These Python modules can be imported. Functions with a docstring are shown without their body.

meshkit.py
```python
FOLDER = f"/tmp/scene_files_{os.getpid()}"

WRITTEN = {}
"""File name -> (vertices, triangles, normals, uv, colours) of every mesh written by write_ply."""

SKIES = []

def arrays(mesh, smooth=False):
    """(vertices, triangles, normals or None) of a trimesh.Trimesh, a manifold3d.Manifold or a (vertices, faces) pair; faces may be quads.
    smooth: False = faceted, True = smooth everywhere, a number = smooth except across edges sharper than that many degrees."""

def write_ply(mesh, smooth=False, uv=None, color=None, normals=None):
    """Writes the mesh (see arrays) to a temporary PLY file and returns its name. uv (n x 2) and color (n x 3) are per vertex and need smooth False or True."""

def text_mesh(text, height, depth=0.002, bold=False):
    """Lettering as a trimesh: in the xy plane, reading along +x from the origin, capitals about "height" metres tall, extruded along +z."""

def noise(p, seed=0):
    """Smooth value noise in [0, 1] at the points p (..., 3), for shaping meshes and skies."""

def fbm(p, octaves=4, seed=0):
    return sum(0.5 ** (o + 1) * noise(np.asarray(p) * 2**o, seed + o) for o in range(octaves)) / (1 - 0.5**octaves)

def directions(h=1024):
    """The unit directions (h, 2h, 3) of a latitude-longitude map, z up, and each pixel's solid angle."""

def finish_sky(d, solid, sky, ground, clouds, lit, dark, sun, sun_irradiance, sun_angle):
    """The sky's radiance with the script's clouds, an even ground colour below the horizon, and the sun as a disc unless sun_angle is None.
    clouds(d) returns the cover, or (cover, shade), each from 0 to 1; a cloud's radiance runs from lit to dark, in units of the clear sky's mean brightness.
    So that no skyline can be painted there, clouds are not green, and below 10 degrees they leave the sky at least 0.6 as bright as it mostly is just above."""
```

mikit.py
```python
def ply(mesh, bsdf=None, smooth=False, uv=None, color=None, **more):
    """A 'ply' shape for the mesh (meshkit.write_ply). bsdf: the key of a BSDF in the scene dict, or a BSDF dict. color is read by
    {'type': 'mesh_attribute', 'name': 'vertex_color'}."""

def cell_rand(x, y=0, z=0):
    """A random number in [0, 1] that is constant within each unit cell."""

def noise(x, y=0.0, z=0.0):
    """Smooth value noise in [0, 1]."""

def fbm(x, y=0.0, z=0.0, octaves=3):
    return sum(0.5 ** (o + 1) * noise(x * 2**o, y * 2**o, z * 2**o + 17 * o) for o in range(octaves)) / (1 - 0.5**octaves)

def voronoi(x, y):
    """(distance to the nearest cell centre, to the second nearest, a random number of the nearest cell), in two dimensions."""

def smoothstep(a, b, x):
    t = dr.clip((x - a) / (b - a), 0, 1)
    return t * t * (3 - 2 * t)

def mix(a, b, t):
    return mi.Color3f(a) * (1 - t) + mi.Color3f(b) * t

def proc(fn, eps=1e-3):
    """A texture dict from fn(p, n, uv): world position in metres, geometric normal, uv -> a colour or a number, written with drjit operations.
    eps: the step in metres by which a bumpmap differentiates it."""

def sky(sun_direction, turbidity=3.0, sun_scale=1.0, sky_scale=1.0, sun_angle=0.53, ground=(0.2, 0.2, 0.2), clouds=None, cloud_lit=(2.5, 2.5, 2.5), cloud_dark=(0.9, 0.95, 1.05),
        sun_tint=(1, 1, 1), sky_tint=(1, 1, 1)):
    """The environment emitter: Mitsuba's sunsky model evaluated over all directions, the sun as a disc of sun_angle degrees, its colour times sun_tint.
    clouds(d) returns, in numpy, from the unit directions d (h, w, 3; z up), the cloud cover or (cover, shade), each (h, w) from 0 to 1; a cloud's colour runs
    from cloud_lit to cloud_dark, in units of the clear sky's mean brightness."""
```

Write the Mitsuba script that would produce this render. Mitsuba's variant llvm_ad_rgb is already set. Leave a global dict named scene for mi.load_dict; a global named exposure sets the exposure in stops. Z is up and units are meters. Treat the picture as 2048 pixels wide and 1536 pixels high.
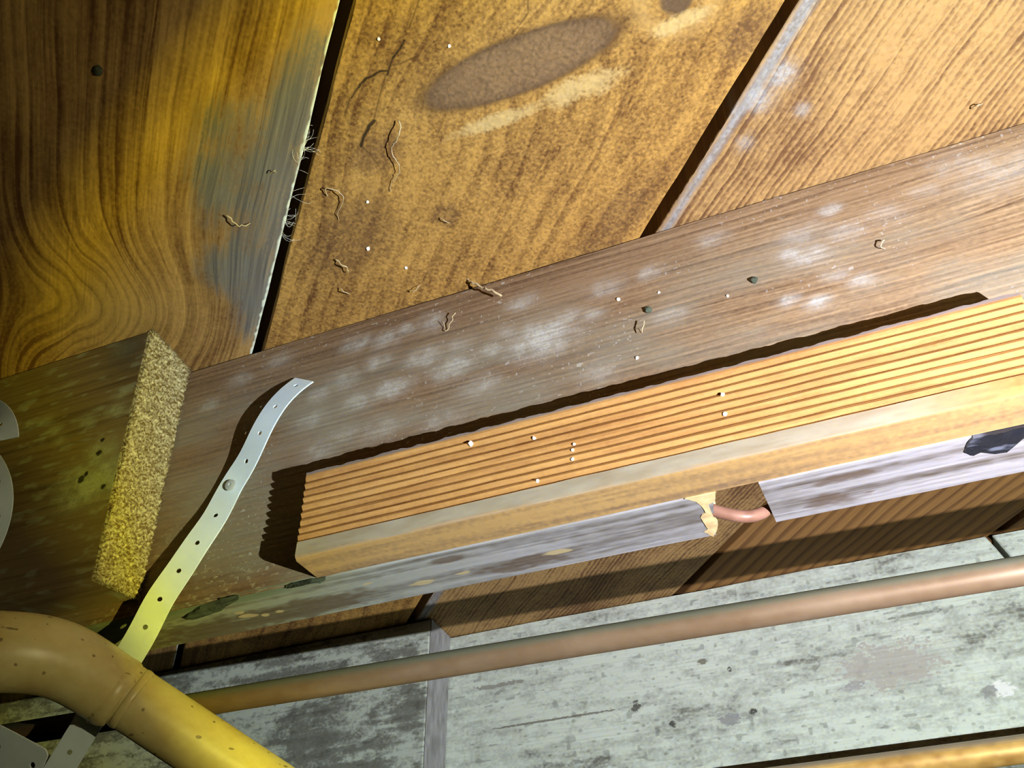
import math
import numpy as np
import trimesh
import shapely
from shapely import affinity
from shapely.geometry import Polygon, Point, box as sbox
import manifold3d as m3
import drjit as dr
import mitsuba as mi
import mikit, meshkit
from mikit import noise, fbm, voronoi, smoothstep, mix, cell_rand

scene, labels = {}, {}
T4 = mi.ScalarTransform4f

# ------------------------------------------------------------------ camera, torch light, exposure
# world: x along the joists, y away from the camera across the bay, z up; z = 0 is the underside of the subfloor
CAM = np.array([0.0, -0.530812, -0.54286549])
RIGHT = np.array([0.91509004, 0.4032277, 0.00419941])
DOWN = np.array([-0.24247313, 0.55853289, -0.7932514])
FWD = np.array([-0.32220645, 0.72487822, 0.60887977])
FOCAL = 2250.0                                   # of a picture 2048 wide
scene['camera'] = {'type': 'perspective', 'fov': math.degrees(2 * math.atan(1024 / FOCAL)), 'fov_axis': 'x', 'near_clip': 0.01, 'far_clip': 50.0,
                   'to_world': T4().look_at(origin=CAM.tolist(), target=(CAM + FWD).tolist(), up=(-DOWN).tolist())}
# a hand-held torch to the right of the camera: cool hot centre, yellow rim, weak spill
TORCH = np.array([0.31, -0.40, -0.555])
AIM = np.array([-0.4447, 0.6465, 0.6199]); AIM /= np.linalg.norm(AIM)
exposure = 0.0
GAIN = 1.0
_a = np.cross(AIM, [0, 0, 1]); _a /= np.linalg.norm(_a); _b = np.cross(AIM, _a)
LENS = [(0.0016 * math.cos(t), 0.0016 * math.sin(t)) for t in np.arange(4) * 2 * math.pi / 4]
for i, (u, v) in enumerate(LENS):
    o = TORCH + u * _a + v * _b
    tw = T4().look_at(origin=o.tolist(), target=(o + AIM).tolist(), up=[0, 0, 1])
    for name, rgb, cut, beam in (('core', (2.6, 2.05, 3.0), 26.0, 3.0), ('flood', (0.60, 1.35, 4.1), 30.4, 24.0), ('rim', (2.7, 2.5, 0.01), 33.2, 30.8), ('spill', (0.95, 0.86, 0.46), 50.0, 31.0)):
        scene[f'torch_{name}_{i}'] = {'type': 'spot', 'to_world': tw, 'intensity': {'type': 'rgb', 'value': [c * GAIN / len(LENS) for c in rgb]}, 'cutoff_angle': cut, 'beam_width': beam}

# ------------------------------------------------------------------ helpers
def at(px, py, axis, val):
    """Photograph position -> point on the real plane axis = val (measuring aid)."""
    q = (px - 1024) / FOCAL * RIGHT + (py - 768) / FOCAL * DOWN + FWD
    return CAM + q * (val - CAM[axis]) / q[axis]

def deep(px, py, depth):
    return CAM + ((px - 1024) / FOCAL * RIGHT + (py - 768) / FOCAL * DOWN + FWD) * depth

def put(key, mesh, bsdf, smooth=35):
    base, n = key, 0
    while key in scene:
        n += 1
        key = f'{base}_{n:03d}'
    scene[key] = mikit.ply(mesh, bsdf, smooth=smooth)
    return key

def tag(key, label, cat=None, group=None, kind=None):
    d = {'label': label}
    if cat: d['category'] = cat
    if group: d['group'] = group
    if kind: d['kind'] = kind
    labels[key] = d

def nodes(n, bevel, length):
    e = bevel / length
    return np.unique(np.r_[0, e, np.linspace(e, 1 - e, n + 1), 1 - e, 1].round(9))

def hexa(c, n, bevel=0.0012, disp=None):
    """Six-faced beam with corners c[i][j][k] (x, y, z), cut into a grid, its edges eased; disp(points, outward) moves points."""
    c = np.asarray(c, float)
    ln = [np.linalg.norm(c[1, 0, 0] - c[0, 0, 0]), np.linalg.norm(c[0, 1, 0] - c[0, 0, 0]), np.linalg.norm(c[0, 0, 1] - c[0, 0, 0])]
    g = [nodes(n[i], bevel, ln[i]) for i in range(3)]
    V, F = [], []
    def trilin(a, b, d):
        w = lambda i, t: t if i else 1 - t
        return sum((w(i, a) * w(j, b) * w(k, d))[..., None] * c[i, j, k] for i in (0, 1) for j in (0, 1) for k in (0, 1))
    P = []
    for ax in range(3):
        o = [i for i in range(3) if i != ax]
        for side in (0.0, 1.0):
            A, B = np.meshgrid(g[o[0]], g[o[1]], indexing='ij')
            q = [None] * 3
            q[ax] = np.full_like(A, side); q[o[0]] = A; q[o[1]] = B
            na, nb = A.shape
            base = sum(map(len, P))
            idx = base + np.arange(na * nb).reshape(na, nb)
            quad = np.stack([idx[:-1, :-1], idx[1:, :-1], idx[1:, 1:], idx[:-1, 1:]], -1).reshape(-1, 4)
            flip = (side == 0.0) != (ax == 1)
            F.append(quad[:, ::-1] if flip else quad)
            P.append(np.stack([x.ravel() for x in q], 1))
    P = np.vstack(P); F = np.vstack(F)
    key, first, inv = np.unique((P * 1e7).round().astype(np.int64), axis=0, return_index=True, return_inverse=True)
    P = P[first]; F = inv.ravel()[F]
    ext = np.stack([np.where(P[:, i] <= 1e-9, -1, np.where(P[:, i] >= 1 - 1e-9, 1, 0)) for i in range(3)], 1)
    k = np.abs(ext).sum(1)
    Q = P.copy()
    for i in range(3):
        Q[:, i] -= np.where((k >= 2), ext[:, i] * bevel * 0.55 / ln[i], 0)
    W = trilin(Q[:, 0], Q[:, 1], Q[:, 2])
    if disp is not None:
        W = disp(W, ext, P)
    f = np.vstack([F[:, [0, 1, 2]], F[:, [0, 2, 3]]])
    return trimesh.Trimesh(W, f, process=False)

def boxc(x0, x1, y0, y1, z0, z1):
    return np.array([[[(x, y, z) for z in (z0, z1)] for y in (y0, y1)] for x in (x0, x1)], float)

def to_m3(m):
    return m3.Manifold(m3.Mesh(np.asarray(m.vertices, np.float32), np.asarray(m.faces, np.uint32)))

def from_m3(m):
    q = m.to_mesh()
    return trimesh.Trimesh(q.vert_properties[:, :3], q.tri_verts, process=False)

def spline(pts, n):
    from scipy.interpolate import CubicSpline
    p = np.asarray(pts, float)
    t = np.r_[0, np.cumsum(np.linalg.norm(np.diff(p, axis=0), axis=1))]
    return CubicSpline(t, p)(np.linspace(0, t[-1], n))

def sweep(points, radii, sides=20, cap=True):
    p = np.asarray(points, float)
    r = np.broadcast_to(radii, (len(p),))
    t = np.gradient(p, axis=0); t /= np.linalg.norm(t, axis=1, keepdims=True)
    a = np.cross(t[0], [0.3, 0.2, 1.0]); a /= np.linalg.norm(a)
    V = []
    ang = np.arange(sides) * 2 * np.pi / sides
    for i in range(len(p)):
        a = a - t[i] * (a @ t[i]); a /= np.linalg.norm(a)
        b = np.cross(t[i], a)
        V.append(p[i] + r[i] * (np.cos(ang)[:, None] * a + np.sin(ang)[:, None] * b))
    V = np.vstack(V); n = len(p)
    i, j = np.meshgrid(np.arange(n - 1), np.arange(sides), indexing='ij')
    q = np.stack([i * sides + j, i * sides + (j + 1) % sides, (i + 1) * sides + (j + 1) % sides, (i + 1) * sides + j], -1).reshape(-1, 4)
    F = [q[:, [0, 1, 2]], q[:, [0, 2, 3]]]
    if cap:
        V = np.vstack([V, p[:1], p[-1:]])
        jj = np.arange(sides); c0, c1 = len(V) - 2, len(V) - 1
        F.append(np.stack([np.full(sides, c0), (jj + 1) % sides, jj], 1))
        F.append(np.stack([np.full(sides, c1), (n - 1) * sides + jj, (n - 1) * sides + (jj + 1) % sides], 1))
    return trimesh.Trimesh(V, np.vstack(F), process=False)

def extrude(poly, h, maxedge=None):
    m = trimesh.creation.extrude_polygon(poly, h, engine='earcut')
    if maxedge:
        v, f = trimesh.remesh.subdivide_to_size(m.vertices, m.faces, maxedge, max_iter=12)
        m = trimesh.Trimesh(v, f, process=True)
    return m

def n3(p, f, seed=0, octaves=3):
    return meshkit.fbm(np.asarray(p) * f, octaves, seed) - 0.5

# ------------------------------------------------------------------ materials
def rgb(r, g, b):
    """A colour given as it looks on screen, 0..255."""
    c = np.array([r, g, b]) / 255.0
    return np.where(c <= 0.04045, c / 12.92, ((c + 0.055) / 1.055) ** 2.4).tolist()

def principled(col, rough=0.8, bump=None, bscale=0.0006, eps=6e-4, two=False, **kw):
    b = {'type': 'principled', 'base_color': mikit.proc(col) if callable(col) else {'type': 'rgb', 'value': list(col)}, 'roughness': rough, **kw}
    if bump is not None:
        b = {'type': 'bumpmap', 'arbitrary': mikit.proc(bump, eps), 'scale': bscale, 'nested': b}
        b = {'type': 'bumpmap', 'texture': b.pop('arbitrary'), 'scale': bscale, 'bsdf': b['nested']}
    return {'type': 'twosided', 'bsdf': b} if two else b

def c3(c): return mi.Color3f(*[float(x) for x in c])

def ellipse(s, w, e, soft=0.35):
    """Soft mask 1 inside an ellipse e = (s0, w0, rs, rw, angle)."""
    s0, w0, rs, rw, a = e
    ca, sa = math.cos(a), math.sin(a)
    ds, dw = s - s0, w - w0
    u, v = (ds * ca + dw * sa) / rs, (-ds * sa + dw * ca) / rw
    return u * u + v * v

def seg(s, w, a, b):
    ax, ay, bx, by = float(a[0]), float(a[1]), float(b[0]), float(b[1])
    vx, vy = bx - ax, by - ay
    t = dr.clip(((s - ax) * vx + (w - ay) * vy) / (vx * vx + vy * vy), 0, 1)
    return dr.sqrt(dr.square(s - ax - vx * t) + dr.square(w - ay - vy * t))

PHI = 2.315
UX, UY = math.cos(PHI), math.sin(PHI)
def sw(p): return p.x * UX + p.y * UY, -p.x * UY + p.y * UX
def sw_at(px, py):
    p = at(px, py, 2, 0); return (p[0] * UX + p[1] * UY, -p[0] * UY + p[1] * UX)

def ell_from(p0, p1, half_px):
    """Ellipse (s0, w0, rs, rw, angle) on the subfloor from its long axis in the photograph."""
    a, b = np.array(sw_at(*p0)), np.array(sw_at(*p1))
    mid = (np.array(p0) + np.array(p1)) / 2.0
    d = np.array(p1, float) - np.array(p0); nrm = np.array([-d[1], d[0]]) / np.linalg.norm(d)
    e1 = np.array(sw_at(*(mid + nrm * half_px))); e0 = np.array(sw_at(*(mid - nrm * half_px)))
    ax = b - a; L = np.linalg.norm(ax); ux = ax / L
    h = abs((e1 - e0) @ np.array([-ux[1], ux[0]])) / 2
    return (*((a + b) / 2), L / 2, h, math.atan2(ux[1], ux[0]))

def spots(px_list, conv):
    return [(*conv(x, y), r) for x, y, r in px_list]

def mould(u, v, lst, seed=0.0, stretch=1.6):
    """Furry mould blotches: (u, v, radius, strength)."""
    j = fbm(u * 160 + seed, v * 160, octaves=2) - 0.5
    k = fbm(u * 900, v * 900, seed)
    m = mi.Float(0)
    for (a, b, r, st) in lst:
        d = (dr.square((u - a) / stretch) + dr.square(v - b)) / (r * r) + j * 0.9
        m = dr.maximum(m, st * dr.exp(-1.7 * dr.maximum(d, 0.0)))
    return dr.clip(m * (0.5 + 1.0 * k), 0, 1)

# ---- subfloor planks
KN1 = ell_from((70, 640), (370, 600), 105)
def rings(field, seed, lo=0.35, hi=0.9):
    """Uneven growth rings: each ring has a strength of its own."""
    r = field - dr.floor(field)
    return smoothstep(lo, hi, r) * (1 - smoothstep(hi + 0.02, 1.0, r)) * (0.15 + 0.85 * cell_rand(dr.floor(field), seed))
def plank_a(p, n, uv):                     # left plank with the swirl
    s, w = sw(p)
    wob = fbm(s * 9, w * 18, 3.0) * 0.010
    r2 = ellipse(s, w, KN1)
    warp = w + wob * 0.7 + 0.050 * dr.exp(-r2 * 0.75) + 0.016 * fbm(s * 1.0, w * 26, 8.0)
    line = rings(warp * 120, 3)
    fine = fbm(s * 14, warp * 620, 1.0)
    broad = fbm(s * 2.4, warp * 60, 5.0)
    mot = fbm(s * 26, w * 40, 9.0)
    spk = fbm(s * 420, w * 620, 2.0, octaves=2)
    col = mix(c3(rgb(214, 170, 104)), c3(rgb(112, 74, 38)), dr.clip(line * 0.42 + (fine - 0.5) * 0.75 + (broad - 0.5) * (0.7 + 0.8 * smoothstep(0.2, 2.0, r2)) + (mot - 0.5) * 0.5 + (spk - 0.5) * 0.35 + 0.36, 0, 1))
    col = mix(col, c3(rgb(196, 164, 108)), dr.exp(-r2 * 1.4) * 0.45)
    g = mi.Float(0)
    ns = (fbm(s * 26, w * 40, 2.0) - 0.5) * 1.9 + (fine - 0.5) * 1.2 + (spk - 0.5) * 0.6
    for e in GREY_A:
        g = dr.maximum(g, 1 - smoothstep(0.1, 1.7, ellipse(s, w, e) + ns))
    col = mix(col, mix(c3(rgb(88, 90, 96)), c3(rgb(150, 150, 142)), dr.clip(fine * 1.3 - 0.15, 0, 1)), g * 0.9)
    ed = smoothstep(0.0002, 0.0018, dr.abs(w - EDGE_A) + (noise(s * 260, w * 260) - 0.4) * 0.0016)
    return mix(c3(rgb(200, 206, 190)), col * 0.56, ed)
GREY_A = [ell_from((625, 60), (585, 330), 66), ell_from((580, 230), (510, 600), 115), ell_from((420, 230), (460, 500), 75), ell_from((470, 600), (540, 420), 90), ell_from((500, 690), (560, 520), 60)]
EDGE_A = float(np.dot(at(600, 320, 2, 0)[:2], [-UY, UX]))

KN2 = ell_from((845, 208), (1240, 48), 56)
KN3 = ell_from((1330, -20), (1375, 24), 36)
CRACKS = [[(808, 82), (800, 98), (786, 116), (779, 134), (775, 150)], [(774, 142), (760, 143), (745, 152), (731, 158), (722, 168), (712, 182), (703, 196)], [(748, 242), (738, 254), (728, 272), (722, 292)]]
HAIR = [[(776, 131), (800, 128), (835, 112)], [(838, 0), (828, 30), (818, 56)], [(1056, 0), (1056, 25), (1040, 48)], [(722, 292), (740, 308), (757, 332)], [(772, 150), (760, 190), (748, 240)], [(700, 196), (690, 230)]]
HAIR = [[sw_at(*q) for q in c] for c in HAIR]
CRACKS = [[sw_at(*q) for q in c] for c in CRACKS]
PALE = [ell_from((880, 280), (1090, 208), 15), ell_from((1080, 212), (1250, 140), 26), ell_from((1180, 165), (1260, 135), 16), ell_from((1310, 66), (1430, 14), 18)]
DARK_B = [ell_from((640, 560), (760, 400), 70), ell_from((880, 450), (900, 410), 28), ell_from((1130, 560), (1330, 330), 40), ell_from((700, 330), (800, 280), 40), ell_from((1440, 110), (1560, 20), 45)]
def plank_b(p, n, uv):                     # middle plank with the long knot
    s, w = sw(p)
    wob = fbm(s * 6, w * 12, 13.0) * 0.02
    r2 = ellipse(s, w, KN2); r3 = ellipse(s, w, KN3)
    warp = w + wob + 0.03 * dr.exp(-r3 * 0.3) - 0.02 * dr.exp(-r2 * 0.4) + 0.012 * fbm(s * 3, w * 60, 4.0)
    line = rings(warp * 75, 5, 0.2, 0.9)
    fine = fbm(s * 30, warp * 420, 6.0)
    sp = fbm(s * 520, w * 640, 2.0, octaves=3)
    pep = smoothstep(0.70, 0.84, noise(s * 640, w * 820, 3.0))
    br = fbm(s * 9, w * 18, 21.0)
    b2 = fbm(s * 40, w * 70, 25.0)
    col = mix(c3(rgb(216, 166, 88)), c3(rgb(116, 76, 40)), dr.clip(line * 0.42 + (sp - 0.5) * 1.0 + (br - 0.5) * 0.9 + (b2 - 0.5) * 0.6 + (fine - 0.5) * 0.5 + 0.22, 0, 1))
    col = mix(col, c3(rgb(74, 50, 30)), pep * 0.25)
    dk = mi.Float(0)
    for e in DARK_B:
        dk = dr.maximum(dk, 1 - smoothstep(0.1, 1.7, ellipse(s, w, e) + (br - 0.5) * 1.8 + (b2 - 0.5) * 1.2))
    col = mix(col, c3(rgb(108, 76, 52)), dk * (0.25 + 0.55 * sp))
    col = mix(col, c3(rgb(226, 182, 112)), 0.5 * dr.exp(-dr.square((dr.sqrt(r3) - 2.0) * 1.6)))
    pl = mi.Float(0)
    for e in PALE:
        pl = dr.maximum(pl, 1 - smoothstep(0.0, 1.5, ellipse(s, w, e) + (b2 - 0.5) * 1.6 + (sp - 0.5) * 1.0))
    kn = dr.maximum(1 - smoothstep(0.85, 1.12, r2 + (br - 0.5) * 0.3 + (sp - 0.5) * 0.15), 1 - smoothstep(0.4, 1.2, r3 + (sp - 0.5) * 0.5))
    rim = dr.exp(-dr.square((r2 - 1.0) * 4.0))
    col = mix(col, mix(c3(rgb(104, 82, 64)), c3(rgb(164, 130, 94)), dr.clip(sp * 1.2 - 0.25 + (1 - r2) * 0.35, 0, 1)), kn * 0.9)
    col = mix(col, c3(rgb(84, 58, 40)), rim * 0.45)
    col = mix(col, c3(rgb(236, 204, 140)), pl * 0.75)
    cr = mi.Float(1)
    for c in CRACKS:
        for a, b in zip(c[:-1], c[1:]):
            cr = dr.minimum(cr, seg(s, w, a, b))
    hr = mi.Float(1)
    for c in HAIR:
        for a, b in zip(c[:-1], c[1:]):
            hr = dr.minimum(hr, seg(s, w, a, b))
    cr = dr.maximum(1 - smoothstep(0.0003, 0.0016, cr + (b2 - 0.5) * 0.0016 + (sp - 0.5) * 0.0014), 0.5 * (1 - smoothstep(0.0001, 0.0008, hr + (sp - 0.5) * 0.001)))
    return mix(col * 0.54, c3(rgb(22, 14, 8)), cr * 0.9)
def plank_b_bump(p, n, uv):
    s, w = sw(p)
    return fbm(s * 420, w * 560, 2.0, octaves=2) + 0.4 * fbm(s * 30, w * 300, 4.0, octaves=2)

def plank_c(p, n, uv):                     # right plank with tight even grain
    s, w = sw(p)
    wob = fbm(s * 10, w * 8, 31.0) * 0.012 + fbm(s * 40, w * 60, 4.0) * 0.0022
    warp = w + wob + 0.006 * fbm(s * 3, w * 50, 14.0)
    line = dr.sqrt(rings(warp * 235, 7, 0.22, 0.8) + 1e-6)
    brk = fbm(s * 24, warp * 260, 6.0)
    br = fbm(s * 9, w * 16, 11.0, octaves=4)
    b2 = fbm(s * 50, w * 80, 17.0)
    sp = fbm(s * 460, w * 620, 9.0, octaves=3)
    col = mix(c3(rgb(208, 166, 106)), c3(rgb(130, 92, 58)), dr.clip(line * (0.35 + 0.65 * smoothstep(0.25, 0.55, brk)) * 0.85 + (br - 0.5) * 1.2 + (b2 - 0.5) * 0.6 + (sp - 0.5) * 0.8 + 0.14, 0, 1))
    ed = 1 - smoothstep(0.0, 0.006, dr.abs(w - EDGE_C) + (br - 0.5) * 0.006)
    col = mix(col, mix(c3(rgb(120, 118, 118)), c3(rgb(205, 208, 212)), sp), ed * 0.85)
    fr = mould(s, w, FROST_C, 7.0, 1.3)
    return mix(col, c3(rgb(205, 208, 210)), fr * 0.75) * 0.52
EDGE_C = float(np.dot(at(1470, 240, 2, 0)[:2], [-UY, UX]))
FROST_C = [(*sw_at(x, y), r, st) for x, y, r, st in ((1560, 150, .010, .8), (1522, 195, .010, .8), (1460, 215, .006, .8), (1605, 220, .005, .7), (1490, 285, .006, .6))]
def plank_c_bump(p, n, uv):
    s, w = sw(p)
    wob = fbm(s * 10, w * 8, 31.0) * 0.012 + fbm(s * 40, w * 60, 4.0) * 0.0022
    warp = w + wob + 0.006 * fbm(s * 3, w * 50, 14.0)
    return rings(warp * 235, 7, 0.22, 0.8) + fbm(s * 260, w * 460, 2.0, octaves=2)
def plank_d(p, n, uv):                     # the planks away from view
    s, w = sw(p)
    f = (w + fbm(s * 5, w * 10, 17.0) * 0.02) * 80
    r = f - dr.floor(f)
    return mix(c3(rgb(190, 140, 80)), c3(rgb(120, 80, 46)), dr.clip(smoothstep(0.4, 0.9, r) * 0.6 + fbm(s * 20, w * 500, 2.0) * 0.5 - 0.1, 0, 1)) * 0.5
def wood_bump(p, n, uv):
    s, w = sw(p)
    return fbm(s * 30, w * 700, 1.0, octaves=2)
scene['mat_plank_a'] = principled(plank_a, 0.75, wood_bump, 0.0004, specular=0.25)
scene['mat_plank_b'] = principled(plank_b, 0.8, plank_b_bump, 0.0005, specular=0.2)
scene['mat_plank_c'] = principled(plank_c, 0.75, plank_c_bump, 0.0006, specular=0.25)
scene['mat_plank_d'] = principled(plank_d, 0.8, specular=0.2)
scene['mat_dark_wood'] = principled(rgb(74, 52, 34), 0.9, specular=0.1)

# ---- main joist: brown face with grey mould, pale weathered underside
MOULD = [(1085, 678, .017, 1.0), (1100, 670, .010, .6), (1045, 605, .008, .55), (905, 735, .012, .6), (850, 715, .011, .55), (770, 680, .009, .6), (712, 688, .009, .6), (755, 725, .008, .6), (860, 645, .010, .5), (810, 660, .007, .6),
         (690, 760, .010, .55), (780, 780, .010, .7), (805, 770, .008, .6), (725, 800, .010, .5), (960, 770, .010, .5), (980, 765, .006, .6), (920, 690, .007, .5), (985, 700, .007, .5), (1010, 665, .007, .4), (1130, 640, .010, .5),
         (1180, 632, .007, .5), (1215, 575, .010, .4), (1340, 632, .008, .4), (1580, 508, .006, .8), (1620, 512, .010, .6), (1660, 420, .005, .9), (1690, 465, .010, .45), (1600, 470, .012, .35), (1425, 478, .008, .5), (1960, 335, .013, .4),
         (1770, 430, .010, .35), (1635, 605, .006, .9), (1580, 600, .006, .6), (1668, 552, .006, .6), (1725, 560, .006, .6), (2000, 345, .02, .4), (1300, 545, .007, .5), (1195, 745, .010, .35), (640, 790, .008, .45), (620, 840, .009, .4),
         (560, 720, .009, .35), (480, 760, .008, .4), (420, 810, .007, .35), (640, 900, .010, .45), (690, 870, .009, .4), (900, 835, .008, .3), (870, 845, .008, .35), (1905, 330, .012, .3), (1850, 380, .008, .3), (760, 860, .012, .35)]
MOULD = [(*at(x, y, 1, 0)[[0, 2]], r, st) for x, y, r, st in MOULD]
CHIPS = [(*at(x, y, 2, -.21)[[0, 1]], a, b) for x, y, a, b in ((478, 1226, .004, .002), (497, 1232, .008, .003), (531, 1230, .003, .002), (560, 1223, .004, .002), (842, 1166, .010, .003), (925, 1146, .006, .002), (1115, 1104, .010, .003), (735, 1167, .004, .0015))]
DIRT = [(*at(x, y, 2, -.21)[[0, 1]], a, b) for x, y, a, b in ((1050, 1125, .035, .008), (640, 1208, .045, .012), (540, 1235, .06, .014), (1680, 1000, .018, .006), (1650, 1003, .012, .008), (1690, 955, .02, .005), (900, 1118, .015, .004), (420, 1265, .06, .02))]
def joist_main(p, n, uv):
    x, y, z = p.x, p.y, p.z
    # side faces
    wob = fbm(x * 4, z * 22, 41.0) * 0.016 + 0.03 * dr.square(x - 0.05) * smoothstep(-0.4, 0.1, x) + 0.012 * dr.exp(-dr.square((x - 0.02) / 0.09) - dr.square((z + 0.06) / 0.03))
    line = rings((z + wob + 0.006 * fbm(x * 3, z * 90, 12.0)) * 150, 9, 0.3, 0.9)
    spk = fbm(x * 420, z * 620, 15.0, octaves=2)
    tiny = smoothstep(0.86, 0.93, noise(x * 520, z * 640, 4.0)) * smoothstep(0.45, 0.7, fbm(x * 16, z * 26, 6.0))
    fine = fbm(x * 16, (z + wob) * 800, 2.0)
    br = fbm(x * 9, z * 26, 14.0)
    right = smoothstep(-0.30, 0.08, x)
    base = mix(c3(rgb(148, 120, 92)), c3(rgb(188, 158, 120)), right * (0.45 + 0.55 * smoothstep(0.35, 0.6, br)))
    face = mix(base, c3(rgb(100, 74, 52)), dr.clip(line * 0.4 + (fine - 0.5) * 0.8 + (br - 0.4) * 0.7 + (spk - 0.5) * 0.4 + 0.1, 0, 1))
    low = smoothstep(-0.09, -0.20, z) * (1 - smoothstep(-0.42, -0.30, x))
    fl = smoothstep(0.58, 0.82, fbm(x * 220, z * 520, 5.0))
    face = mix(face, c3(rgb(186, 176, 148)), fl * 0.5 * (0.12 + low))
    hz = smoothstep(0.30, 0.72, fbm(x * 13, z * 24, 77.0, octaves=4) + 0.10 * smoothstep(-0.45, -0.36, x) * (1 - smoothstep(-0.24, -0.14, x))) * smoothstep(-0.01, -0.08, z)
    face = mix(face, c3(rgb(156, 154, 138)), hz * (0.3 + 0.5 * fine))
    face = mix(face, c3(rgb(206, 206, 200)), dr.maximum(mould(x, z, MOULD, 3.0) * 0.85, tiny * 0.5))
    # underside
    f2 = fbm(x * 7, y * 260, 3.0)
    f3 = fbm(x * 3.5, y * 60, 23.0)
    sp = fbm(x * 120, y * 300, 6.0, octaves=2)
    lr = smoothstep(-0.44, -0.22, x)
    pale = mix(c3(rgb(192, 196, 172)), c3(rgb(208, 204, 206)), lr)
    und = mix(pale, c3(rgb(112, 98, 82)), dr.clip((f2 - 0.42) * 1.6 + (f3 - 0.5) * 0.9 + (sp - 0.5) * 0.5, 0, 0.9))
    dt = mi.Float(0)
    for (a, b, rx, ry) in DIRT:
        dt = dr.maximum(dt, 1 - smoothstep(0.2, 1.3, dr.square((x - a) / rx) + dr.square((y - b) / ry) + (sp - 0.5) * 1.8))
    und = mix(und, c3(rgb(112, 84, 54)), dt * 0.7)
    ch = mi.Float(0)
    for (a, b, rx, ry) in CHIPS:
        ch = dr.maximum(ch, 1 - smoothstep(0.5, 1.1, dr.square((x - a) / rx) + dr.square((y - b) / ry) + (sp - 0.5) * 1.2))
    und = mix(und, c3(rgb(238, 214, 164)), ch * 0.9)
    gr = (1 - smoothstep(-0.42, -0.34, x)) * (1 - smoothstep(0.004, 0.016, y + (f2 - 0.5) * 0.02))
    und = mix(und, c3(rgb(126, 146, 112)), gr * 0.7)
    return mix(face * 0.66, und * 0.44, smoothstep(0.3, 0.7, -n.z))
def joist_bump(p, n, uv):
    return fbm(p.x * 30, p.y * 500, p.z * 500, octaves=3)
scene['mat_joist'] = principled(joist_main, 0.85, joist_bump, 0.0007, specular=0.15)

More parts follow.
